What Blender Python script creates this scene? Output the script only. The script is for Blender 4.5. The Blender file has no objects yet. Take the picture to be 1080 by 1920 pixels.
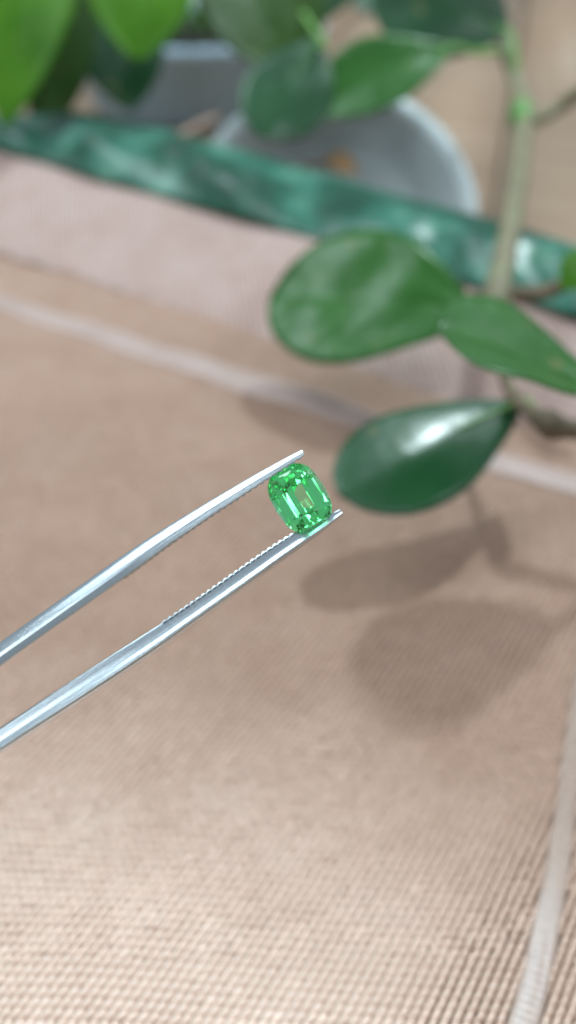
import bpy, bmesh, math, random
import numpy as np
from mathutils import Vector, Matrix, noise

random.seed(7); np.random.seed(7)
S = bpy.context.scene
COL = S.collection

# ------------------------------------------------------------------ camera
H = 0.15                       # height of the lens above the woven cloth (m)
F = 2000.0                     # focal length in photo pixels (1080 x 1920)
PITCH = math.radians(35.2)
SN, CS = math.sin(PITCH), math.cos(PITCH)
CAM = Vector((0, 0, H))
RIGHT = Vector((1, 0, 0)); UP = Vector((0, SN, CS)); FWD = Vector((0, CS, -SN))
FOCUS = 0.115
cd = bpy.data.cameras.new('camera'); cam = bpy.data.objects.new('camera', cd); COL.objects.link(cam)
cam.location = CAM; cam.rotation_euler = (math.pi / 2 - PITCH, 0, 0)
cd.sensor_fit = 'VERTICAL'; cd.sensor_height = 36.0; cd.lens = 36.0 * F / 1920.0
cd.clip_start = 0.005; cd.clip_end = 50
cd.dof.use_dof = True; cd.dof.focus_distance = FOCUS + .006; cd.dof.aperture_fstop = 13.0
S.camera = cam

# ------------------------------------------------------------------ light
W = bpy.data.worlds.new('World'); S.world = W; W.use_nodes = True
nt = W.node_tree; bg = nt.nodes['Background']
tc = nt.nodes.new('ShaderNodeTexCoord'); sp = nt.nodes.new('ShaderNodeSeparateXYZ')
cr = nt.nodes.new('ShaderNodeValToRGB')
nt.links.new(tc.outputs['Generated'], sp.inputs[0]); 
dt = nt.nodes.new('ShaderNodeVectorMath'); dt.operation = 'DOT_PRODUCT'; dt.inputs[1].default_value = (0.0, 0.34, 0.80)   # brighter towards the window side
nt.links.new(tc.outputs['Generated'], dt.inputs[0]); nt.links.new(dt.outputs['Value'], cr.inputs[0])
cr.color_ramp.elements[0].position = -0.0; cr.color_ramp.elements[0].color = (0.74, 0.84, 0.90, 1)
cr.color_ramp.elements[1].position = 1.0; cr.color_ramp.elements[1].color = (0.92, 1.08, 1.22, 1)
nt.links.new(cr.outputs[0], bg.inputs[0]); bg.inputs[1].default_value = 0.33

def aim(o, target):
    o.rotation_euler = (Vector(target) - o.location).to_track_quat('-Z', 'Y').to_euler()

LDIR = (RIGHT * 0.25 + UP * 0.97).normalized()        # leaf shadows fall towards the camera
TARGET = Vector((0.03, 0.2, 0.0))
ld = bpy.data.lights.new('window_light', 'AREA'); lo = bpy.data.objects.new('window_light', ld); COL.objects.link(lo)
ld.shape = 'RECTANGLE'; ld.size = 0.075; ld.size_y = 0.10; ld.energy = 10.5; ld.color = (0.80, 0.97, 1.0)
lo.location = TARGET + LDIR * 1.5; aim(lo, TARGET)

wd_ = bpy.data.lights.new('added_gloss_lamp', 'AREA'); wo = bpy.data.objects.new('added_gloss_lamp', wd_); COL.objects.link(wo)  # unseen soft lamp, added for the broad gloss on steel and gem
wd_.shape = 'RECTANGLE'; wd_.size = 0.95; wd_.size_y = 0.62; wd_.energy = 11.5; wd_.color = (0.80, 0.96, 1.0)
wo.location = TARGET + (RIGHT * -0.48 + UP * 0.86 - FWD * .14).normalized() * 1.8; aim(wo, TARGET)

# unseen lamps added round the table to put separate flashes in gem and steel
for k, (r_, u_, c_, w_, h_, pw_) in enumerate([(-.80, .40, .45, .30, .70, 2.4), (.72, .42, .55, .28, .65, 2.3), (.10, .52, .84, .40, .20, 1.8), (.62, .78, -.05, .28, .6, 2.4),
                                              (-.42, .12, .90, .15, .5, 1.7), (.40, .10, .91, .20, .5, 2.3), (-.10, .20, .97, .09, .25, .40), (.16, -.05, .98, .09, .3, .55), (.95, .25, .10, .16, .6, 1.3), (-.96, .30, -.05, .16, .6, 1.3)]):
    pd_ = bpy.data.lights.new('added_flash_lamp', 'AREA'); po_ = bpy.data.objects.new('added_flash_lamp', pd_); COL.objects.link(po_)
    pd_.shape = 'RECTANGLE'; pd_.size = w_; pd_.size_y = h_; pd_.energy = pw_; pd_.color = (0.84, 0.96, 1.0)
    po_.location = TARGET + (RIGHT * r_ + UP * u_ - FWD * c_).normalized() * 1.7; aim(po_, TARGET)

sd = bpy.data.lights.new('sun_patch_light', 'SPOT'); so = bpy.data.objects.new('sun_patch_light', sd); COL.objects.link(so)
sd.energy = 230; sd.color = (0.52, 0.80, 1.0); sd.shadow_soft_size = 0.035
so.location = (0.05, 1.05, 1.25); aim(so, (-0.050, -0.028, 0)); sd.spot_size = math.radians(9.2); sd.spot_blend = 0.22

S.view_settings.view_transform = 'Standard'; S.view_settings.look = 'None'
S.view_settings.exposure = 0.40; S.view_settings.gamma = 1.0; S.view_settings.use_curve_mapping = False
cy = S.cycles
cy.use_denoising = True; cy.max_bounces = 24; cy.transmission_bounces = 20; cy.glossy_bounces = 8
cy.diffuse_bounces = 4; cy.transparent_max_bounces = 12
cy.caustics_reflective = True; cy.caustics_refractive = True; cy.blur_glossy = 0.3
cy.sample_clamp_indirect = 6.0

# ------------------------------------------------------------------ helpers
def ray(u, v):
    return RIGHT * ((u - 540) / F) + UP * (-(v - 960) / F) + FWD
def P(u, v, zc):                       # photo pixel at a known depth
    return CAM + ray(u, v) * zc
def on_plane(u, v, o, n):              # photo pixel on a surface
    r = ray(u, v); return CAM + r * ((o - CAM).dot(n) / r.dot(n))
def G(u, v, z=0.0):
    return on_plane(u, v, Vector((0, 0, z)), Vector((0, 0, 1)))
def proj(p):
    d = Vector(p) - CAM; z = d.dot(FWD)
    return 540 + d.dot(RIGHT) / z * F, 960 - d.dot(UP) / z * F, z

def link(name, me, mat=None, parent=None, smooth=True, **props):
    o = bpy.data.objects.new(name, me); COL.objects.link(o)
    if mat is not None and len(me.materials) == 0: me.materials.append(mat)
    if parent is not None: o.parent = parent
    if smooth and len(me.polygons): me.polygons.foreach_set('use_smooth', [True] * len(me.polygons))
    for k, v in props.items(): o[k] = v
    return o
def mesh(name, verts, faces):
    me = bpy.data.meshes.new(name); me.from_pydata([tuple(v) for v in verts], [], faces); me.update(); return me
def empty(name, loc=(0, 0, 0), **props):
    o = bpy.data.objects.new(name, None); COL.objects.link(o); o.location = loc; o.empty_display_size = 0.01
    for k, v in props.items(): o[k] = v
    return o
def fix_normals(me):
    bm = bmesh.new(); bm.from_mesh(me); bmesh.ops.recalc_face_normals(bm, faces=bm.faces); bm.to_mesh(me); bm.free()
def catmull(pts, n):
    pts = [Vector(p) for p in pts]; q = [2 * pts[0] - pts[1]] + pts + [2 * pts[-1] - pts[-2]]; out = []
    for i in range(1, len(q) - 2):
        for k in range(n):
            t = k / n; a, b, c, d = q[i - 1], q[i], q[i + 1], q[i + 2]
            out.append(0.5 * (2 * b + (c - a) * t + (2 * a - 5 * b + 4 * c - d) * t * t + (3 * b - a - 3 * c + d) * t ** 3))
    out.append(q[-2]); return out
def tube(name, pts, radii, seg=10, bump=0.0):
    """closed tapering tube along a curve"""
    n = len(pts); V = []; Fc = []
    up = Vector((0.31, 0.2, 0.93)); prev = None
    for i, p in enumerate(pts):
        t = (pts[min(i + 1, n - 1)] - pts[max(i - 1, 0)]).normalized()
        a = t.cross(up if prev is None else prev).normalized() if prev is None else (prev - t * prev.dot(t)).normalized()
        prev = a; b = t.cross(a)
        r = radii[i] if hasattr(radii, '__len__') else radii
        for k in range(seg):
            th = 2 * math.pi * k / seg; rr = r * (1 + bump * noise.noise(Vector((i * .35, k * .8, r * 900))))
            V.append(p + (a * math.cos(th) + b * math.sin(th)) * rr)
    for i in range(n - 1):
        for k in range(seg):
            Fc.append((i * seg + k, i * seg + (k + 1) % seg, (i + 1) * seg + (k + 1) % seg, (i + 1) * seg + k))
    Fc.append(tuple(range(seg))[::-1]); Fc.append(tuple((n - 1) * seg + k for k in range(seg)))
    me = mesh(name, V, Fc); fix_normals(me); return me
def lathe(name, prof, seg=72):
    V = []; Fc = []; n = len(prof)
    for i in range(seg):
        a = 2 * math.pi * i / seg
        for r, z in prof: V.append((r * math.cos(a), r * math.sin(a), z))
    for i in range(seg):
        for k in range(n - 1):
            j = (i + 1) % seg; Fc.append((i * n + k, j * n + k, j * n + k + 1, i * n + k + 1))
    Fc.append(tuple(i * n for i in range(seg))[::-1]); Fc.append(tuple(i * n + n - 1 for i in range(seg)))
    me = mesh(name, V, Fc); fix_normals(me); return me

# ------------------------------------------------------------------ materials
def new_mat(name):
    m = bpy.data.materials.new(name); m.use_nodes = True
    return m, m.node_tree, m.node_tree.nodes['Principled BSDF']
def noise_ramp(t, scale, stops, detail=4, rough=.6, coord='Object', vec_scale=None, offset=0):
    c = t.nodes.new('ShaderNodeTexCoord'); mp = t.nodes.new('ShaderNodeMapping'); n = t.nodes.new('ShaderNodeTexNoise'); r = t.nodes.new('ShaderNodeValToRGB')
    t.links.new(c.outputs[coord], mp.inputs[0]); t.links.new(mp.outputs[0], n.inputs['Vector']); t.links.new(n.outputs['Fac'], r.inputs[0])
    if vec_scale: mp.inputs['Scale'].default_value = vec_scale
    mp.inputs['Location'].default_value = (offset, offset * .7, offset * .3)
    n.inputs['Scale'].default_value = scale; n.inputs['Detail'].default_value = detail; n.inputs['Roughness'].default_value = rough
    e = r.color_ramp.elements
    e[0].position, e[0].color = stops[0][0], (*stops[0][1], 1)
    e[1].position, e[1].color = stops[-1][0], (*stops[-1][1], 1)
    for pos, c_ in stops[1:-1]:
        x = e.new(pos); x.color = (*c_, 1)
    return n, r
def mat_cloth(name, dark, mid, light, rough=.72, sheen=.15):
    m, t, b = new_mat(name)
    n, r = noise_ramp(t, 55, [(.30, dark), (.5, mid), (.72, light)], detail=6, rough=.65)
    n2, r2 = noise_ramp(t, 900, [(.3, (.74, .74, .74)), (.7, (1, 1, 1))], detail=2, offset=3)
    mx = t.nodes.new('ShaderNodeMixRGB'); mx.blend_type = 'MULTIPLY'; mx.inputs[0].default_value = .8
    t.links.new(r.outputs[0], mx.inputs[1]); t.links.new(r2.outputs[0], mx.inputs[2]); t.links.new(mx.outputs[0], b.inputs['Base Color'])
    b.inputs['Roughness'].default_value = rough; b.inputs['Specular IOR Level'].default_value = .4
    b.inputs['Sheen Weight'].default_value = sheen
    return m
M = {}
M['weave'] = mat_cloth('woven_beige', (0.405, 0.241, 0.170), (0.433, 0.266, 0.194), (0.461, 0.292, 0.220), .5, .1)
M['backing'] = mat_cloth('cloth_ground_shaded', (0.250, 0.152, 0.104), (0.283, 0.180, 0.125), (0.315, 0.201, 0.145))  # darkened under the threads: groove shade between ribs put into the colour
M['panel'] = mat_cloth('woven_pale_pink', (0.487, 0.320, 0.278), (0.536, 0.369, 0.327), (0.571, 0.418, 0.383), .5, .1)
M['panel_back'] = mat_cloth('cloth_ground_pale', (0.226, 0.144, 0.117), (0.261, 0.174, 0.148), (0.287, 0.200, 0.174))
M['hem'] = mat_cloth('ribbed_hem', (0.297, 0.193, 0.148), (0.324, 0.216, 0.168), (0.351, 0.237, 0.191), .5, .1)
M['welt'] = mat_cloth('pale_ribbed_tape', (0.388, 0.271, 0.234), (0.436, 0.308, 0.275), (0.475, 0.345, 0.315), .45, .1)

def mat_leaf(name, dark, light, rough=.3, trans=.22, scale=45, spec=.22, coat=0.0, coat_rough=.2):
    m, t, b = new_mat(name)
    n, r = noise_ramp(t, scale, [(.3, dark), (.7, light)], detail=5)
    ns, rs = noise_ramp(t, 95, [(.66, (0, 0, 0)), (.74, (.75, .75, .75))], detail=3, offset=9)
    st = t.nodes.new('ShaderNodeMixRGB'); st.inputs[2].default_value = (.20, .17, .06, 1)
    t.links.new(rs.outputs[0], st.inputs[0]); t.links.new(r.outputs[0], st.inputs[1])
    t.links.new(st.outputs[0], b.inputs['Base Color']); b.inputs['Roughness'].default_value = rough
    b.inputs['Specular IOR Level'].default_value = spec
    b.inputs['Coat Weight'].default_value = coat; b.inputs['Coat Roughness'].default_value = coat_rough
    tr = t.nodes.new('ShaderNodeBsdfTranslucent'); mx = t.nodes.new('ShaderNodeMixShader'); mx.inputs[0].default_value = trans
    hs = t.nodes.new('ShaderNodeHueSaturation'); hs.inputs['Hue'].default_value = .47; hs.inputs['Saturation'].default_value = 1.15; hs.inputs['Value'].default_value = 1.5
    t.links.new(r.outputs[0], hs.inputs['Color']); t.links.new(hs.outputs[0], tr.inputs[0])
    t.links.new(b.outputs[0], mx.inputs[1]); t.links.new(tr.outputs[0], mx.inputs[2])
    t.links.new(mx.outputs[0], t.nodes['Material Output'].inputs['Surface'])
    n3, r3 = noise_ramp(t, 260, [(.3, (0, 0, 0)), (.7, (1, 1, 1))], detail=3, offset=5)
    bp = t.nodes.new('ShaderNodeBump'); bp.inputs['Strength'].default_value = .12; bp.inputs['Distance'].default_value = .001
    t.links.new(r3.outputs[0], bp.inputs['Height']); t.links.new(bp.outputs[0], b.inputs['Normal'])
    return m
M['leaf'] = mat_leaf('leaf_green', (0.0123, 0.0950, 0.0053), (0.0255, 0.1408, 0.0114), .34, spec=.38, coat=.08)
M['leaf_dark'] = mat_leaf('leaf_dark_green', (0.0070, 0.0546, 0.0158), (0.0141, 0.0862, 0.0264), .30, .12, coat=.7, coat_rough=.26)
M['leaf_bright'] = mat_leaf('leaf_bright_green', (.05, .18, .006), (.10, .28, .012), .40, .40)
M['leaf_olive'] = mat_leaf('leaf_olive', (.022, .065, .008), (.042, .105, .014), .46, .2)
def mat_simple(name, stops, rough=.5, scale=60, spec=.5, vec_scale=None, metallic=0, detail=5, bump=0, bump_scale=300):
    m, t, b = new_mat(name)
    n, r = noise_ramp(t, scale, stops, vec_scale=vec_scale, detail=detail)
    t.links.new(r.outputs[0], b.inputs['Base Color']); b.inputs['Roughness'].default_value = rough
    b.inputs['Specular IOR Level'].default_value = spec; b.inputs['Metallic'].default_value = metallic
    if bump:
        n3, r3 = noise_ramp(t, bump_scale, [(.3, (0, 0, 0)), (.7, (1, 1, 1))], detail=3, offset=5)
        bp = t.nodes.new('ShaderNodeBump'); bp.inputs['Strength'].default_value = bump; bp.inputs['Distance'].default_value = .001
        t.links.new(r3.outputs[0], bp.inputs['Height']); t.links.new(bp.outputs[0], b.inputs['Normal'])
    return m
M['midrib'] = mat_simple('leaf_midrib', [(.3, (.12, .30, .06)), (.7, (.20, .40, .10))], .4)
M['midrib_dark'] = mat_simple('leaf_midrib_dark', [(.3, (.05, .17, .03)), (.7, (.08, .22, .05))], .4)
M['stem'] = mat_simple('vine_stem', [(.3, (.13, .12, .06)), (.55, (.20, .17, .10)), (.75, (.17, .22, .07))], .55, 90, bump=.5)
M['bark'] = mat_simple('woody_stem', [(.3, (.085, .06, .035)), (.7, (.20, .15, .09))], .7, 160, bump=.7)
M['node'] = mat_simple('green_node', [(.3, (.06, .20, .03)), (.7, (.12, .30, .05))], .4)
M['teal'] = mat_simple('teal_painted_gloss', [(.36, (.002, .045, .024)), (.49, (.007, .080, .046)), (.58, (.03, .145, .10)), (.70, (.10, .26, .18))], .32, 42, .35, detail=3)  # mint mottling paints blurred gloss highlights into the colour
M['saucer'] = mat_simple('grey_saucer', [(.3, (0.505, 0.574, 0.600)), (.7, (0.574, 0.635, 0.652))], .38, 30)
M['pot'] = mat_simple('blue_grey_pot', [(.3, (0.348, 0.487, 0.592)), (.7, (0.409, 0.539, 0.635))], .35, 30)
M['soil'] = mat_simple('dark_soil', [(.3, (.008, .007, .006)), (.7, (.03, .024, .018))], .95, 300)
M['dry'] = mat_simple('dry_leaf', [(.3, (.34, .19, .09)), (.7, (.46, .27, .13))], .7, 120)
M['wood'] = mat_simple('worn_wood', [(.25, (0.217, 0.135, 0.083)), (.5, (0.309, 0.204, 0.135)), (.75, (0.374, 0.261, 0.183))], .5, 14, .4, (5, .6, 1), detail=8)
M['wood_under'] = mat_simple('wood_joint', [(.3, (.12, .08, .055)), (.7, (.17, .12, .085))], .8)

def mat_steel():
    m, t, b = new_mat('brushed_steel')
    n, r = noise_ramp(t, 1, [(.3, (.53, .59, .64)), (.7, (.61, .67, .72))], detail=4, coord='UV', vec_scale=(1.0, 170, 1))
    t.links.new(r.outputs[0], b.inputs['Base Color'])
    b.inputs['Metallic'].default_value = 1; b.inputs['Roughness'].default_value = .18
    n2, r2 = noise_ramp(t, 1, [(.3, (0, 0, 0)), (.7, (1, 1, 1))], detail=3, coord='UV', vec_scale=(1.2, 260, 1), offset=2)
    bp = t.nodes.new('ShaderNodeBump'); bp.inputs['Strength'].default_value = .08; bp.inputs['Distance'].default_value = .0001
    t.links.new(r2.outputs[0], bp.inputs['Height']); t.links.new(bp.outputs[0], b.inputs['Normal'])
    return m
M['steel'] = mat_steel()
def mat_gem():
    m, t, b = new_mat('green_gem')
    b.inputs['Base Color'].default_value = (1, 1, 1, 1); b.inputs['Roughness'].default_value = 0.0
    b.inputs['Transmission Weight'].default_value = 1; b.inputs['IOR'].default_value = 1.74
    va = t.nodes.new('ShaderNodeVolumeAbsorption'); va.inputs['Color'].default_value = (.03, .997, .40, 1); va.inputs['Density'].default_value = 205
    t.links.new(va.outputs[0], t.nodes['Material Output'].inputs['Volume'])
    return m
M['gem'] = mat_gem()

# ------------------------------------------------------------------ wooden surface behind the cloth
ZT = -0.060
floor = link('wooden_surface', mesh('wooden_surface', [(-1.5, -.6, ZT - .012), (1.5, -.6, ZT - .012), (1.5, 3, ZT - .012), (-1.5, 3, ZT - .012),
             (-1.5, -.6, ZT - .006), (1.5, -.6, ZT - .006), (1.5, 3, ZT - .006), (-1.5, 3, ZT - .006)],
             [(3, 2, 1, 0), (4, 5, 6, 7), (0, 1, 5, 4), (1, 2, 6, 5), (2, 3, 7, 6), (3, 0, 4, 7)]), M['wood_under'], kind='structure', smooth=False)
plank_angle = math.radians(78)
pw = 0.085
def plank_mesh(w, l, t):
    bm = bmesh.new(); bmesh.ops.create_cube(bm, size=1)
    for v in bm.verts: v.co = Vector((v.co.x * l, v.co.y * w, v.co.z * t))
    bmesh.ops.bevel(bm, geom=list(bm.edges), offset=.0012, segments=2, affect='EDGES')
    me = bpy.data.meshes.new('plank'); bm.to_mesh(me); bm.free(); return me
pm = plank_mesh(pw - .004, 1.1, .006)
for k in range(-6, 16):
    for j in range(2):
        o = link('plank', pm, M['wood'], floor)
        off = (k * .37) % 1.0
        c = Vector((.15, .55, 0)) + Vector((-math.sin(plank_angle), math.cos(plank_angle), 0)) * (k - 5) * pw + Vector((math.cos(plank_angle), math.sin(plank_angle), 0)) * ((j - .5) * 1.104 + (off - .5) * .8)
        o.location = (c.x, c.y, ZT - .003); o.rotation_euler = (random.uniform(-.002, .002), 0, plank_angle)

# ------------------------------------------------------------------ woven cloth
RIB = math.radians(61)
E1 = Vector((math.cos(RIB), math.sin(RIB), 0)); E2 = Vector((math.sin(RIB), -math.cos(RIB), 0))
crease_px = [(-260, 400), (-120, 436), (0, 470), (120, 505), (250, 552), (500, 640), (760, 722), (1080, 822), (1400, 915)]
crease = [G(u, v) for u, v in crease_px]
cdir = (crease[-1] - crease[0]).normalized()
back = Vector((-cdir.y, cdir.x, 0)); back = back if back.y > 0 else -back
SLOPE = math.radians(16)
pe_up = back * math.cos(SLOPE) + Vector((0, 0, 1)) * math.sin(SLOPE)
PN = cdir.cross(pe_up).normalized(); PN = PN if PN.z > 0 else -PN
PO = G(400, 604)
def PL(u, v): return on_plane(u, v, PO, PN)

cloth = empty('woven_cloth', (0, .2, 0), label='beige ribbed woven cloth with pale seam tapes, lying under the tweezers and leaf shadows', category='cloth')
def child(o): o.parent = cloth; o.matrix_parent_inverse = Matrix.Translation(-cloth.location); return o

def bead_template(q, p, hgt):
    us = np.linspace(-.5, .5, 5); vs = np.linspace(-.5, .5, 4); V = []; Fc = []
    for a in us:
        for b in vs:
            w = 1.0 - .22 * (2 * a) ** 2
            V.append((a * q * 1.18 + b * .25 * q, b * p * w * .86, hgt * (1 - (2 * a) ** 2 * .40) * (1 - (2 * b) ** 2 * .95) - (0.0002 if abs(a) > .45 or abs(b) > .45 else 0)))
    for i in range(4):
        for j in range(3): Fc.append((i * 4 + j, i * 4 + j + 1, (i + 1) * 4 + j + 1, (i + 1) * 4 + j))
    return np.array(V), np.array(Fc)
def undul(x, y):
    return 0.0009 * math.sin(x * 31 + 1.3) * math.sin(y * 23 + .4) + 0.0006 * math.sin(x * 70 - y * 50) + 0.0022 * noise.noise(Vector((x * 28 + y * 9, y * 22 - x * 14, .7)))
def weave(o, e1, e2, n, q, p, hgt, inside, amp=1.0, pick=0):
    a0, a1, b0, b1 = -.30, .30, -.30, .30
    T, TF = bead_template(q, p, hgt)
    near = []; rest = []
    nb = int((b1 - b0) / p); na = int((a1 - a0) / q)
    for j in range(nb):
        for i in range(na):
            a = a0 + (i + (.36 * j) % 1.0) * q; b = b0 + j * p
            c = o + e1 * a + e2 * b
            if not inside(c): continue
            rest.append((a, b, c))
    if pick:
        sc = []
        for k, (a, b, c) in enumerate(rest):
            u, v, z = proj(c)
            if 5 < u < 1075 and v < 1912: sc.append((z, k))
        sc.sort(); ids = set(k for _, k in sc[:pick])
        near = [rest[k] for k in sorted(ids)]; rest = [r for k, r in enumerate(rest) if k not in ids]
    def frame(c):
        return c + n * (undul(c.x, c.y) * amp)
    N = len(rest); C = np.array([frame(c)[:] for _, _, c in rest])
    A = np.array(e1); B = np.array(e2); NN = np.array(n)
    jit = 1 + .17 * np.random.randn(N, 1, 1); rot = .11 * np.random.randn(N, 1)
    tx = T[None, :, 0] - rot * T[None, :, 1]; ty = T[None, :, 1] + rot * T[None, :, 0]; tz = T[None, :, 2] * jit[:, :, 0]
    V = C[:, None, :] + tx[..., None] * A + ty[..., None] * B + tz[..., None] * NN
    Fc = (TF[None] + (np.arange(N) * len(T))[:, None, None]).reshape(-1, 4)
    me = bpy.data.meshes.new('weave'); nv = N * len(T); nf = len(Fc)
    me.vertices.add(nv); me.vertices.foreach_set('co', V.reshape(-1).astype(np.float32))
    me.loops.add(nf * 4); me.loops.foreach_set('vertex_index', Fc.reshape(-1).astype(np.int32))
    me.polygons.add(nf); me.polygons.foreach_set('loop_start', (np.arange(nf) * 4).astype(np.int32)); me.polygons.foreach_set('loop_total', np.full(nf, 4, np.int32))
    me.update(); me.validate()
    return me, [(frame(c)) for _, _, c in near], (T, TF)

right_tape = [(955, 2000), (988, 1900), (1012, 1800), (1034, 1690), (1056, 1550), (1074, 1420), (1090, 1290), (1112, 1130), (1140, 960)]
left_tape = [(-200, 497), (0, 562), (150, 612), (300, 664), (450, 712), (640, 772), (860, 842), (1080, 908), (1300, 975)]
def line_side(c, o, d): return (c - o).x * d.y - (c - o).y * d.x     # >0 to the right of d
cz = [c.copy() for c in crease]
def behind_crease(c):
    for i in range(len(cz) - 1):
        a, b = cz[i], cz[i + 1]; d = b - a; t = (c - a).dot(d) / d.dot(d)
        if (t <= 1 or i == len(cz) - 2) and (t >= 0 or i == 0):
            return line_side(c, a, d) < 0
    return False
def in_view(c, mx=430, my=320):
    u, v, z = proj(c); return -mx < u < 1080 + mx and -my < v < 1920 + my
def inside_main(c): return in_view(c) and not behind_crease(c)
o0 = Vector((0, .20, 0)) 
Q_, P_ = .00185, .00142
me, near, (T, TF) = weave(o0, E1, E2, Vector((0, 0, 1)), Q_, P_, .00055, inside_main, 1.0, 300)
w = child(link('weave', me, M['weave'])); w['kind'] = 'stuff'
tm = mesh('thread', T, [tuple(int(x) for x in f) for f in TF]); tm.materials.append(M['weave'])
for k, c in enumerate(near):
    o = link('thread', tm); o.location = c; o.rotation_euler = (0, 0, RIB)
    o.scale = (1, -1, 1 + random.gauss(0, .1)); child(o)
# ground cloth beneath the threads, a real sheet that folds up at the back
def sheet(name, rows, mat, thick):
    V = []; Fc = []; nr = len(rows); nc = len(rows[0])
    for r in rows: V += [Vector(p) for p in r]
    m_ = len(V); V += [p - Vector((0, 0, thick)) for p in V[:m_]]
    for i in range(nr - 1):
        for j in range(nc - 1):
            a = i * nc + j; f = (a, a + 1, a + nc + 1, a + nc); Fc.append(f); Fc.append(tuple(x + m_ for x in f[::-1]))
    bd = [(i, i + 1) for i in range(nc - 1)] + [((i + 1) * nc - 1, (i + 2) * nc - 1) for i in range(nr - 1)] + [(nr * nc - 1 - i, nr * nc - 2 - i) for i in range(nc - 1)] + [((nr - 1 - i) * nc, (nr - 2 - i) * nc) for i in range(nr - 1)]
    for a, b in bd: Fc.append((a, a + m_, b + m_, b))
    me = mesh(name, V, Fc); fix_normals(me); return me
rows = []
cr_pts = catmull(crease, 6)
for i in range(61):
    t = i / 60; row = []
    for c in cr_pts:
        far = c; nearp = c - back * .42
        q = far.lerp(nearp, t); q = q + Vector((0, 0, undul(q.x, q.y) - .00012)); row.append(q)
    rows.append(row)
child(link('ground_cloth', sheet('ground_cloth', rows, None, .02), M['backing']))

teal_low = [(-200, 232), (0, 288), (150, 330), (300, 374), (440, 412), (560, 447), (750, 500), (950, 561), (1080, 603), (1300, 672)]
teal_up = [(-200, 195), (0, 226), (150, 214), (300, 246), (440, 283), (560, 318), (750, 372), (950, 424), (1080, 466), (1300, 540)]
tl = [PL(u, v) for u, v in teal_low]; tu = [PL(u, v) for u, v in teal_up]
def inside_panel(c):
    u, v, z = proj(c)
    if not (-195 < u < 1295): return False
    lo_v = np.interp(u, [x for x, _ in crease_px], [y for _, y in crease_px]); hi_v = np.interp(u, [x for x, _ in teal_low], [y for _, y in teal_low])
    return hi_v - 20 < v < lo_v + 2
pr = (PL(150, 330) - PL(150, 470)).normalized(); ps = pr.cross(PN).normalized()
me, _, _ = weave(PO, pr, ps, PN, .0021, .0019, .00055, inside_panel, .6)
w2 = child(link('weave', me, M['panel'])); w2['kind'] = 'stuff'
rows = []
nseg = 60
for i in range(9):
    t = i / 8; row = []
    for k in range(nseg):
        u = -200 + 1500 * k / (nseg - 1)
        v0 = np.interp(u, [x for x, _ in crease_px], [y for _, y in crease_px]); v1 = np.interp(u, [x for x, _ in teal_low], [y for _, y in teal_low]) - 40
        q = PL(u, v0).lerp(PL(u, v1), t); row.append(q + PN * (undul(q.x, q.y) * .6 - .00012))
    rows.append(row)
child(link('raised_back_panel', sheet('raised_back_panel', rows, None, .012), M['panel_back'], label='pale pink fold of the cloth rising towards the teal strip'))

# pale tapes along the seams: low half-round ribbons with fine cross ribs
def tape(pix, width, hgt, label, mt='welt'):
    pts = catmull([G(u, v) for u, v in pix], 40); n = len(pts); prof = np.linspace(-1, 1, 13)
    # resample evenly
    L = [0]
    for a, b in zip(pts, pts[1:]): L.append(L[-1] + (b - a).length)
    m_ = int(L[-1] / .00032); V = []; Fc = []
    X = np.array([p[:] for p in pts]); xs = np.linspace(0, L[-1], m_); R = np.stack([np.interp(xs, L, X[:, k]) for k in range(3)], 1)
    for i in range(m_):
        t = Vector(R[min(i + 1, m_ - 1)] - R[max(i - 1, 0)]).normalized(); sd_ = Vector((t.y, -t.x, 0))
        rib = 1 + .10 * math.sin(i * 2 * math.pi * .00032 / .0013 + .5 * math.sin(i * .021)); wob = 1 + .08 * noise.noise(Vector((i * .01, 0, 3)))
        for s in prof:
            z = hgt * (1 - abs(s) ** 2.6) * rib + .00025 + .0003 * noise.noise(Vector((i * .02, s * 2, 1)))
            q = Vector(R[i]) + sd_ * (s * width * wob * .5); V.append(q + Vector((0, 0, z + undul(q.x, q.y))))
    nc = len(prof)
    for i in range(m_ - 1):
        for j in range(nc - 1): a = i * nc + j; Fc.append((a, a + 1, a + nc + 1, a + nc))
    k0 = len(V); V += [v - Vector((0, 0, .0014)) if (idx % nc in (0, nc - 1)) else v for idx, v in enumerate(V[:0])]
    me = mesh('seam_tape', V, Fc); fix_normals(me)
    if me.polygons[len(me.polygons) // 2].normal.z < 0: me.flip_normals()
    o = child(link('seam_tape', me, M[mt], label=label))
    md = o.modifiers.new('thickness', 'SOLIDIFY'); md.thickness = .0008; md.offset = -1
    return o
tape(left_tape, .0108, .0008, 'pale lilac seam tape running below the raised pink fold')
tape(right_tape, .0042, .0006, 'pale ribbed seam tape that meets the bright sunlit patch', 'hem')

# ------------------------------------------------------------------ teal glossy strip
V = []; Fc = []
ns, nc = 150, 15
ul = np.linspace(-200, 1300, ns)
lv = np.interp(ul, [x for x, _ in teal_low], [y for _, y in teal_low]); uv_ = np.interp(ul, [x for x, _ in teal_up], [y for _, y in teal_up])
for i in range(ns):
    a = PL(ul[i], lv[i]); b = PL(ul[i], uv_[i]); wd = (b - a).length
    for j in range(nc):
        s = j / (nc - 1); q = a.lerp(b, s)
        bul = .0040 * (1 - abs(2 * s - 1) ** 2.2)
        cr_ = .0050 * noise.noise(Vector((i * .07 + s * .5, s * 1.1, 4.2))) + .0016 * noise.noise(Vector((i * .16 - s, s * 2.0, 9)))
        V.append(q + PN * (bul + cr_ * min(1, 4 * s, 4 * (1 - s)) + .0015) - pe_up * 0)
for i in range(ns - 1):
    for j in range(nc - 1): a = i * nc + j; Fc.append((a, a + 1, a + nc + 1, a + nc))
me = mesh('teal_strip', V, Fc); fix_normals(me)
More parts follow.
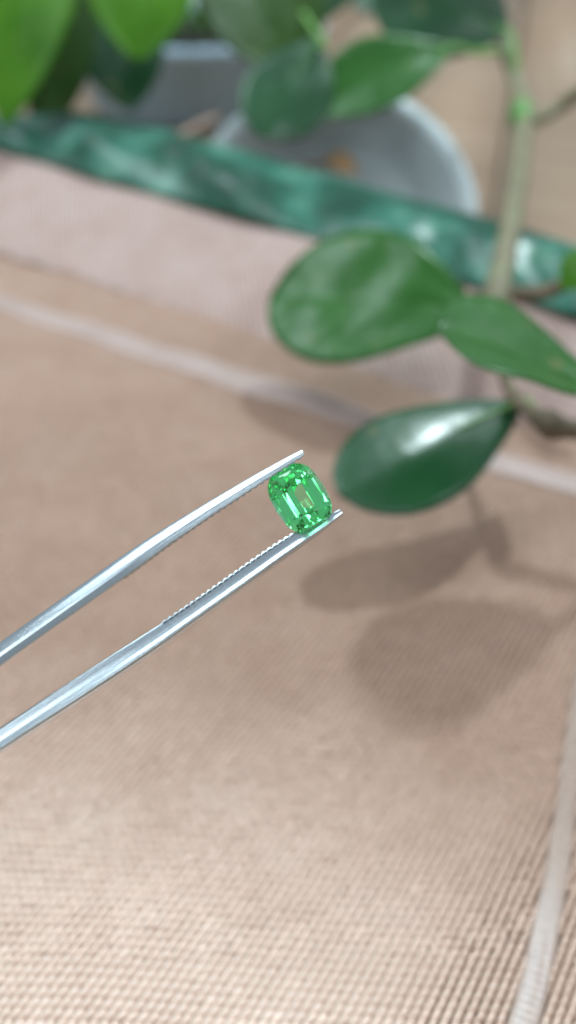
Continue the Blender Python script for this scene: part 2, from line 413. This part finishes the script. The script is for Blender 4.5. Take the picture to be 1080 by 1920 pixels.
if sum(p.normal.dot(PN) for p in me.polygons) < 0: me.flip_normals()
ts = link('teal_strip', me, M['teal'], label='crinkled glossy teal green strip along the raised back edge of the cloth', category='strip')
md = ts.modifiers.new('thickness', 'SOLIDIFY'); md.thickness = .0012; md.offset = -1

# ------------------------------------------------------------------ saucer, pot, soil
dz_ = .462; R_s = 268 * dz_ / F
saucer = link('plant_saucer', lathe('plant_saucer', [(R_s * .70, -.026), (R_s * .76, -.025), (R_s * .98, -.004), (R_s * 1.03, -.001), (R_s * 1.03, .002), (R_s * .93, .0025), (R_s * .90, .001), (R_s * .74, -.020), (R_s * .66, -.0225), (.001, -.023)]), M['saucer'],
              label='round grey plant saucer leaning on the blue grey pot behind the teal strip', category='saucer')
saucer.location = P(620, 424, dz_)
saucer.rotation_euler = (math.radians(52), math.radians(-4), 0)
pc = G(375, 188, ZT)
PS = 1.28
pot = empty('plant_pot', (pc.x, pc.y, ZT + .0003), label='shallow blue grey plant pot standing behind the grey saucer', category='pot'); pot.scale = (PS, PS, PS)
link('pot_wall', lathe('pot_wall', [(.060, 0), (.063, .002), (.070, .036), (.0735, .0375), (.0735, .042), (.071, .0435), (.068, .042), (.066, .034), (.058, .004), (.001, .003)]), M['pot'], pot)
sp_ = []
bm = bmesh.new(); bmesh.ops.create_circle(bm, cap_ends=True, cap_tris=False, segments=48, radius=.0655)
bmesh.ops.inset_region(bm, faces=list(bm.faces), thickness=.01)
for k in range(3): bmesh.ops.subdivide_edges(bm, edges=list(bm.edges), cuts=1, use_grid_fill=True)
for v in bm.verts: v.co.z = .034 + .003 * noise.noise(v.co * 120) + .002 * noise.noise(v.co * 400)
bmesh.ops.triangulate(bm, faces=list(bm.faces))
sm = bpy.data.meshes.new('soil'); bm.to_mesh(sm); bm.free(); link('soil', sm, M['soil'], pot)

# ------------------------------------------------------------------ leaves and stems
def leaf_mesh(name, base, tip, side, wid, arch=.1, cup=.12, peak=.5, power=.75, twist=0.0, wave=.02, seed=0, droop=0.0, groove=.03, fold=0.0):
    ax = tip - base; Lg = ax.length; a = ax / Lg
    s0 = (side - a * side.dot(a)).normalized(); n0 = a.cross(s0); n0 = n0 if n0.z > 0 else -n0
    nu, nv = 30, 14; V = []; mid = []
    ex = math.log(.5) / math.log(peak)
    for i in range(nu + 1):
        t = i / nu; wv = math.sin(math.pi * t ** ex) ** power * wid * .5 if 0 < t < 1 else 0.0
        wv = max(wv, .0006)
        th = twist * (t - .5); s = s0 * math.cos(th) + n0 * math.sin(th); n = n0 * math.cos(th) - s0 * math.sin(th)
        c = base + ax * t + n0 * (arch * Lg * 4 * t * (1 - t) - droop * Lg * t * t)
        mid.append((c, n))
        for j in range(nv + 1):
            q = 2 * j / nv - 1
            wvv = wv * (1 + .04 * noise.noise(Vector((t * 3, q, seed))))
            z = cup * wv * (q * q) - fold * wv * (math.sqrt(q * q + .02) - .14) + .010 * wid * math.sin((t * 8.5 - abs(q) * 2.0) * 6.283) * abs(q) * (1 - abs(q)) * 1.6 - groove * wv * math.exp(-(q / .12) ** 2) + wave * wid * noise.noise(Vector((t * 4.0, q * 1.7, seed + 3.3)))
            V.append(c + s * (q * wvv) + n * z)
    m_ = len(V); th_ = .0005; nc = nv + 1
    for i in range(nu + 1):
        for j in range(nc): V.append(V[i * nc + j] - mid[i][1] * th_)
    Fc = []
    for i in range(nu):
        for j in range(nv):
            a_ = i * nc + j; f = (a_, a_ + 1, a_ + nc + 1, a_ + nc); Fc.append(f); Fc.append(tuple(x + m_ for x in f[::-1]))
        for j in (0, nv): a_ = i * nc + j; Fc.append((a_, a_ + nc, a_ + nc + m_, a_ + m_))
    for j in range(nv): Fc.append((j, j + m_, j + 1 + m_, j + 1)); k = nu * nc + j; Fc.append((k, k + 1, k + 1 + m_, k + m_))
    me = mesh(name, V, Fc); fix_normals(me)
    return me, [c - n * (wid * .015) for c, n in mid]
def leaf(parent, base, tip, side, wid, mat, label=None, petiole=None, rib_len=.9, rib_mat='midrib_dark', rib_lift=0.0, **kw):
    me, mid = leaf_mesh('leaf', base, tip, side, wid, **kw)
    o = link('leaf', me, M[mat]); attach(o, parent)
    if label: o['label'] = label
    k = len(mid); mid = [c + Vector((0, -.3, .95)) * rib_lift for c in mid]
    mr = link('midrib', tube('midrib', mid[:int(k * rib_len)], [max(.00015, .0007 * (1 - i / k) ** 1.5 * wid / .04) for i in range(int(k * rib_len))], 6), M[rib_mat], o)
    if petiole:
        pts = catmull([petiole[0]] + list(petiole[1:]) + [base, mid[3]], 6)
        link('petiole', tube('petiole', pts, [.0015 - .0006 * i / len(pts) for i in range(len(pts))], 8), M['midrib'], o)
    return o
def attach(o, parent): o.parent = parent; o.matrix_parent_inverse = Matrix.Translation(-parent.location)

vine_base = P(905, -60, .50)
vine = empty('trailing_vine', vine_base, label='leafy vine with round glossy green leaves hanging in front of the teal strip', category='vine')
def stem(parent, px, r0, r1, mat, name='stem', label=None, knots=()):
    pts = catmull([P(*q) for q in px], 10); n = len(pts); rr = []
    for i in range(n):
        r = r0 + (r1 - r0) * i / (n - 1)
        for kt, amt, wd in knots: r *= 1 + amt * math.exp(-((i / (n - 1) - kt) / wd) ** 2)
        rr.append(r)
    o = link(name, tube(name, pts, rr, 12, .10), M[mat]); attach(o, parent)
    if label: o['label'] = label
    return o
stem(vine, [(895, -70, .50), (922, 20, .485), (955, 110, .465), (980, 210, .43), (975, 300, .385), (956, 430, .325), (934, 540, .298), (925, 610, .288)], .0036, .0034, 'stem', knots=[(.42, .45, .03), (.9, .25, .05)])
stem(vine, [(925, 600, .289), (935, 670, .272), (960, 735, .258), (1000, 775, .245), (1045, 800, .24), (1130, 812, .236)], .0012, .0024, 'bark', 'woody_stem', knots=[(.75, .6, .08)])
stem(vine, [(983, 222, .424), (1010, 222, .424), (1050, 200, .43), (1100, 165, .42), (1180, 110, .40)], .0030, .0024, 'stem', 'side_branch')
stem(vine, [(935, 540, .298), (975, 550, .297), (1030, 545, .295), (1085, 515, .29), (1160, 470, .28)], .0022, .0018, 'bark', 'side_branch')
nd = link('green_node', tube('green_node', [P(978, 196, .435), P(980, 215, .428), P(979, 238, .418)], [.0034, .0052, .0038], 12, .2), M['node']); attach(nd, vine)

def facing(base, tip, r_, u_, c_):     # side direction of a leaf whose face looks along (right, up, towards the lens)
    return (RIGHT * r_ + UP * u_ - FWD * c_).cross(tip - base).normalized()
b_, t_ = P(888, 590, .286), P(506, 556, .308)
leaf(vine, b_, t_, facing(b_, t_, -.10, .44, .88), .0475, 'leaf', 'broad round green leaf, the largest on the vine',
     petiole=[P(925, 605, .288)], arch=.05, cup=.02, fold=-.08, peak=.58, power=.55, seed=1, wave=.03)
b_, t_ = P(1150, 738, .226), P(824, 615, .218)
leaf(vine, b_, t_, facing(b_, t_, .0, .82, .57), .0380, 'leaf', 'green leaf turned almost edge-on above the dark glossy leaf',
     petiole=[P(1135, 812, .236), P(1185, 775, .232)], arch=.03, cup=.0, fold=-.14, peak=.66, power=.46, seed=2, wave=.03)
b_, t_ = P(985, 752, .258), P(636, 926, .232)
leaf(vine, b_, t_, facing(b_, t_, .15, .60, .80), .0272, 'leaf_dark', 'dark glossy leaf with a bright sky highlight beside the gem',
     rib_len=.42, rib_mat='midrib', petiole=[P(1012, 785, .246)], arch=.045, cup=-.05, fold=.17, wave=.012, groove=0, peak=.64, power=.58, seed=3, rib_lift=.0006)
leaf(vine, P(1130, 480, .284), P(1052, 540, .288), UP * .8 + FWD * .5, .014, 'leaf_bright', petiole=[P(1160, 470, .28)], seed=4)

plant = empty('potted_plant', Vector((pc.x, pc.y, ZT + .045)), label='bushy plant with overlapping oval leaves growing from the blue grey pot', category='plant')
root = Vector((pc.x, pc.y, ZT + .045))
def top_leaf(b, t, side, wid, mat, label=None, pet=None, **kw):
    B = P(*b); T_ = P(*t)
    if pet: return leaf(plant, B, T_, side, wid, mat, label, petiole=[P(*q) for q in pet], **kw)
    leaf(plant, B, T_, side, wid, mat, label, petiole=[root + Vector((random.uniform(-.02, .02), random.uniform(-.02, .02), 0)), root.lerp(B, .6) + Vector((0, 0, .03))], **kw)
top_leaf((75, -190, .46), (10, 238, .43), RIGHT * 1 + FWD * .1, .046, 'leaf_bright', 'bright yellow green leaf pointing down', seed=5, arch=.05, cup=.15, peak=.45, power=.8)
top_leaf((150, -60, .50), (70, 262, .50), RIGHT + FWD * .5, .030, 'leaf_olive', seed=6, arch=.05)
top_leaf((275, -170, .455), (258, 115, .428), RIGHT + FWD * .1, .043, 'leaf_bright', seed=7, arch=.06, peak=.6)
top_leaf((190, -60, .52), (245, 210, .515), RIGHT + FWD * .2, .044, 'leaf_dark', seed=8, arch=.06, peak=.55)
top_leaf((410, -130, .48), (548, 145, .46), RIGHT + UP * .3 + FWD * .2, .056, 'leaf_olive', seed=9, arch=.07, peak=.6)
top_leaf((600, 70, .44), (490, 258, .425), RIGHT + UP * .5 + FWD * .2, .038, 'leaf_dark', 'small dark leaf with a turquoise highlight above the saucer', seed=10, arch=.05, cup=-.04, fold=.15, peak=.6, power=.6)
top_leaf((850, 88, .44), (572, 215, .435), UP + FWD * .35, .036, 'leaf', pet=[(945, 95, .462), (900, 98, .45)], seed=11, arch=.06, peak=.55)
top_leaf((955, 60, .455), (690, -30, .47), UP + FWD * .02 - RIGHT * .1, .050, 'leaf_dark', pet=[(968, 140, .452), (965, 100, .452)], seed=12, arch=.05)
top_leaf((690, -170, .54), (560, 60, .545), RIGHT + UP * .3, .034, 'leaf_dark', seed=13, arch=.05)
for k, (b, t, wd) in enumerate([((330, -120, .60), (420, 40, .59), .040), ((520, -120, .60), (470, 60, .585), .036), ((620, -150, .60), (690, 30, .58), .040), ((120, -140, .58), (150, 60, .57), .036)]):
    top_leaf(b, t, RIGHT + FWD * .3, wd, 'leaf_dark', seed=30 + k, arch=.05)
dry = leaf_mesh('dry_leaf', P(612, 292, .478), P(668, 326, .470), UP + FWD * .4, .010, arch=.12, seed=21)[0]
link('dry_leaf', dry, M['dry'], label='small dry tan leaf scrap lying in the grey saucer', category='leaf scrap')

# ------------------------------------------------------------------ gemstone (cut by facet planes)
ZG = FOCUS
MM = .001
def gem_mesh():
    Lx, Ly = 2.86, 3.70                 # half width, half length (mm)
    bm = bmesh.new(); bmesh.ops.create_cube(bm, size=16)
    def cut(n, d):
        n = Vector(n).normalized()
        bmesh.ops.bisect_plane(bm, geom=list(bm.verts) + list(bm.edges) + list(bm.faces), plane_co=n * d, plane_no=n, clear_outer=True, dist=1e-6)
        ed = [e for e in bm.edges if e.is_boundary]
        if ed: bmesh.ops.edgeloop_fill(bm, edges=ed) if False else bmesh.ops.contextual_create(bm, geom=ed)
    def sup(phi, e=2.9):                # support function of the cushion outline
        best = 0
        for k in range(720):
            a = k * math.pi / 360; c, s = math.cos(a), math.sin(a)
            x = Lx * math.copysign(abs(c) ** (2 / e), c); y = Ly * math.copysign(abs(s) ** (2 / e), s)
            best = max(best, x * math.cos(phi) + y * math.sin(phi))
        return best
    for k in range(32):                 # girdle
        a = (k + .5) * 2 * math.pi / 32; cut((math.cos(a), math.sin(a), 0), sup(a))
    g = .13
    def facet(phi, ang, z, inset=0.0, sgn=1):   # passes through the girdle edge inset, at height z
        n = Vector((math.cos(phi) * math.sin(ang), math.sin(phi) * math.sin(ang), sgn * math.cos(ang)))
        r = sup(phi) - inset; cut(n, Vector((math.cos(phi) * r, math.sin(phi) * r, sgn * z)).dot(n))
    R = math.radians
    for k in range(16):                 # upper girdle
        if k not in (0, 15, 7, 8): facet((k + .5) * 2 * math.pi / 16, R(46), g)
    for s in (0, math.pi):              # long crown sides: narrow steps
        for ang, ins, z, dp in ((52, .0, .13, .13), (43, .20, .385, .09), (34, .50, .665, 0), (25, .90, .935, 0)):
            for d_ in ((-dp, dp) if dp else (0,)): facet(s + d_, R(ang), z, ins)
    for k in (1, 2, 3, 5, 6, 7):        # crown mains
        facet(k * math.pi / 4 + (0 if k % 2 == 0 else (.12 if k in (1, 5) else -.12)), R(38), g + .05)
    for k in (1, 2, 5, 6):              # stars
        facet((k + .5) * math.pi / 4, R(24), g + .62, .82)
    cut((0, 0, 1), 1.15)                # table
    for k in range(16):                 # lower girdle
        facet((k + .5) * 2 * math.pi / 16, R(58), g, 0, -1)
    for s in (0, math.pi):              # long sides: narrow steps
        last = R(39) if s else R(33)
        for ang, ins, z in ((R(61), .14, .34), (R(55), .42, .80), (R(49), .74, 1.22), (R(45), 1.05, 1.58), (R(42), 1.42, 1.93), (last, 1.90, 2.34)):
            facet(s + (.03 if s else -.02), ang, z, ins, -1)
    for s in (math.pi / 2, -math.pi / 2):
        for ang, ins, z in ((R(56), .26, .58), (R(49), .70, 1.15), (R(43), 1.20, 1.68), (R(39), 1.8, 2.2)):
            for dp in (-.16, .16): facet(s + dp, ang, z, ins, -1)
    for k in range(4):
        ph = math.pi / 4 + k * math.pi / 2 + (.15 if k % 2 == 0 else -.15)
        for ang, ins, z in ((R(53), .18, .46), (R(47), .55, .98), (R(41), 1.0, 1.45)): facet(ph, ang, z, ins, -1)
    bmesh.ops.remove_doubles(bm, verts=bm.verts, dist=1e-4)
    bmesh.ops.recalc_face_normals(bm, faces=bm.faces)
    for v in bm.verts: v.co *= MM
    me = bpy.data.meshes.new('gemstone'); bm.to_mesh(me); bm.free(); return me
gm = gem_mesh()
gem = link('gemstone', gm, M['gem'], smooth=False, label='bright green cushion cut gemstone held between the tweezer tips', category='gemstone')
ga = math.radians(31)                   # long axis leans from upper left to lower right
gy = (RIGHT * -math.sin(ga) + UP * math.cos(ga)); gz = (-FWD + RIGHT * .05 + UP * .12).normalized(); gx = gy.cross(gz).normalized(); gy = gz.cross(gx)
gem.matrix_world = Matrix.Translation(P(562, 934, ZG)) @ Matrix((gx, gy, gz)).transposed().to_4x4()

# ------------------------------------------------------------------ tweezers
tw = empty('tweezers', P(-700, 1760, ZG), label='brushed steel tweezers with serrated tips gripping the green gem', category='tweezers')
px2m = ZG / F
def arm(outer, inner, prof, label):
    """outer / inner edge polylines in the picture plane of the gem; prof = cross-section (s across inner->outer, d towards the camera)"""
    n = 160
    def res(pl):
        X = np.array(pl, float); L = np.concatenate([[0], np.cumsum(np.hypot(*np.diff(X, axis=0).T))])
        t = np.linspace(0, L[-1], n); k = np.polyfit(L / L[-1], X[:, 0], 4); k2 = np.polyfit(L / L[-1], X[:, 1], 4)
        return np.stack([np.interp(t, L, X[:, 0]), np.interp(t, L, X[:, 1])], 1)
    def smooth(A):
        for _ in range(12):
            B = A.copy(); B[1:-1] = .25 * A[:-2] + .5 * A[1:-1] + .25 * A[2:]; A = B
        return A
    O, I = smooth(res(outer)), smooth(res(inner)); V = []; Fc = []; m_ = len(prof)
    for i in range(n):
        o_ = P(O[i][0], O[i][1], ZG); i_ = P(I[i][0], I[i][1], ZG); wd = (o_ - i_).length
        for s, d in prof:
            V.append(i_.lerp(o_, s) - FWD * (d * wd * 1.0))
    for i in range(n - 1):
        for j in range(m_): Fc.append((i * m_ + j, i * m_ + (j + 1) % m_, (i + 1) * m_ + (j + 1) % m_, (i + 1) * m_ + j))
    Fc.append(tuple(range(m_))); Fc.append(tuple((n - 1) * m_ + j for j in range(m_))[::-1])
    me = mesh('arm', V, Fc); fix_normals(me)
    uvl = me.uv_layers.new(name='UVMap')
    for lp in me.loops:
        vi = lp.vertex_index; uvl.data[lp.index].uv = ((vi // m_) / n * 3.0, (vi % m_) / m_)
    me.polygons.foreach_set('use_smooth', [True] * len(me.polygons))
    o = link('arm', me, M['steel'], label=label); attach(o, tw)
    try: me.set_sharp_from_angle(angle=math.radians(17))
    except Exception: pass
    return o, I, O
# upper arm: round back; lower arm: flat ground face with a long ridge
prof_u = [(0, .38), (.02, .46), (.06, .49), (.22, .515), (.36, .525), (.48, .47), (.60, .37), (.76, .22), (.92, .06), (.97, -.02), (1.0, -.14), (1.0, -.5), (.8, -.8), (.2, -.8), (0, -.5)]
prof_l = [(0, -.06), (.035, .07), (.085, .115), (.30, .215), (.50, .31), (.55, .35), (.68, .46), (.77, .49), (.87, .40), (.95, .20), (1.0, -.10), (1.0, -.5), (.8, -.8), (.3, -.8), (.03, -.55), (0, -.25)]
up_out = [(565, 843), (520, 866), (450, 905), (380, 946), (310, 988), (240, 1033), (160, 1090), (80, 1146), (0, 1203), (-120, 1290), (-300, 1420), (-600, 1640), (-900, 1860)]
up_in = [(571, 853), (528, 881), (460, 926), (390, 972), (318, 1022), (240, 1080), (170, 1129), (85, 1189), (0, 1250), (-110, 1330), (-290, 1452), (-590, 1665), (-890, 1880)]
lo_in = [(637, 955), (600, 972), (540, 1004), (470, 1051), (400, 1101), (310, 1163), (230, 1213), (120, 1284), (0, 1364), (-120, 1443), (-300, 1560), (-600, 1742), (-880, 1885)]
lo_out = [(644, 964), (608, 996), (552, 1036), (485, 1085), (415, 1134), (325, 1199), (245, 1255), (125, 1333), (0, 1413), (-115, 1490), (-295, 1606), (-600, 1790), (-880, 1930)]
a1, I1, O1 = arm(up_out, up_in, prof_u, 'upper arm with a bright rounded back')
a2, I2, O2 = arm(lo_out, lo_in, prof_l, 'lower arm with a flat ground face and a long ridge')
lk = link('joint', tube('joint', [P(-850, 1835, ZG), P(-900, 1880, ZG), P(-960, 1925, ZG), P(-1200, 2090, ZG)], [.0022, .0030, .0030, .0024], 10), M['steel']); attach(lk, tw)
# serration: one small wedge per tooth
def teeth(arm_o, I, O, u_from, u_to, pitch, depth, sink):
    acc = 0; k = 0; last = None
    bw = pitch * px2m; bm = bmesh.new()
    V = [(-.5, 0, -.5), (.5, 0, -.5), (.18, 1, -.42), (-.18, 1, -.42), (-.5, 0, .5), (.5, 0, .5), (.18, 1, .42), (-.18, 1, .42)]
    tmesh = mesh('tooth', V, [(0, 1, 2, 3), (7, 6, 5, 4), (0, 4, 5, 1), (1, 5, 6, 2), (2, 6, 7, 3), (3, 7, 4, 0)]); tmesh.materials.append(M['steel']); tmesh.uv_layers.new(name='UVMap')
    for i in range(len(I) - 1):
        p, q = Vector(I[i]), Vector(I[i + 1])
        if p.x > u_from or p.x < u_to: continue
        seg = (q - p).length
        while acc <= seg:
            c = p.lerp(q, acc / seg); wd = (Vector(O[i]) - p).length * px2m
            P0 = P(c.x, c.y, ZG); d = (P(q.x, q.y, ZG) - P(p.x, p.y, ZG)).normalized(); out = -(P(O[i][0], O[i][1], ZG) - P(I[i][0], I[i][1], ZG)); out = (out - d * out.dot(d)).normalized()
            zd = d.cross(out)
            o = link('tooth', tmesh, smooth=False)
            o.matrix_world = Matrix.Translation(P0 - out * .00006 + FWD * wd * sink) @ Matrix((d * bw * .86, out * depth * px2m, zd * wd * .78)).transposed().to_4x4()
            mw = o.matrix_world.copy(); o.parent = arm_o; o.matrix_parent_inverse = Matrix.Translation(-tw.location) if False else (Matrix.Translation(tw.location) @ arm_o.matrix_parent_inverse).inverted()
            o.matrix_basis = mw
            acc += pitch
        acc -= seg
teeth(a1, I1, O1, 566, 240, 14, 3.3, -.06)
teeth(a2, I2, O2, 560, 312, 12.5, 2.4, .16)
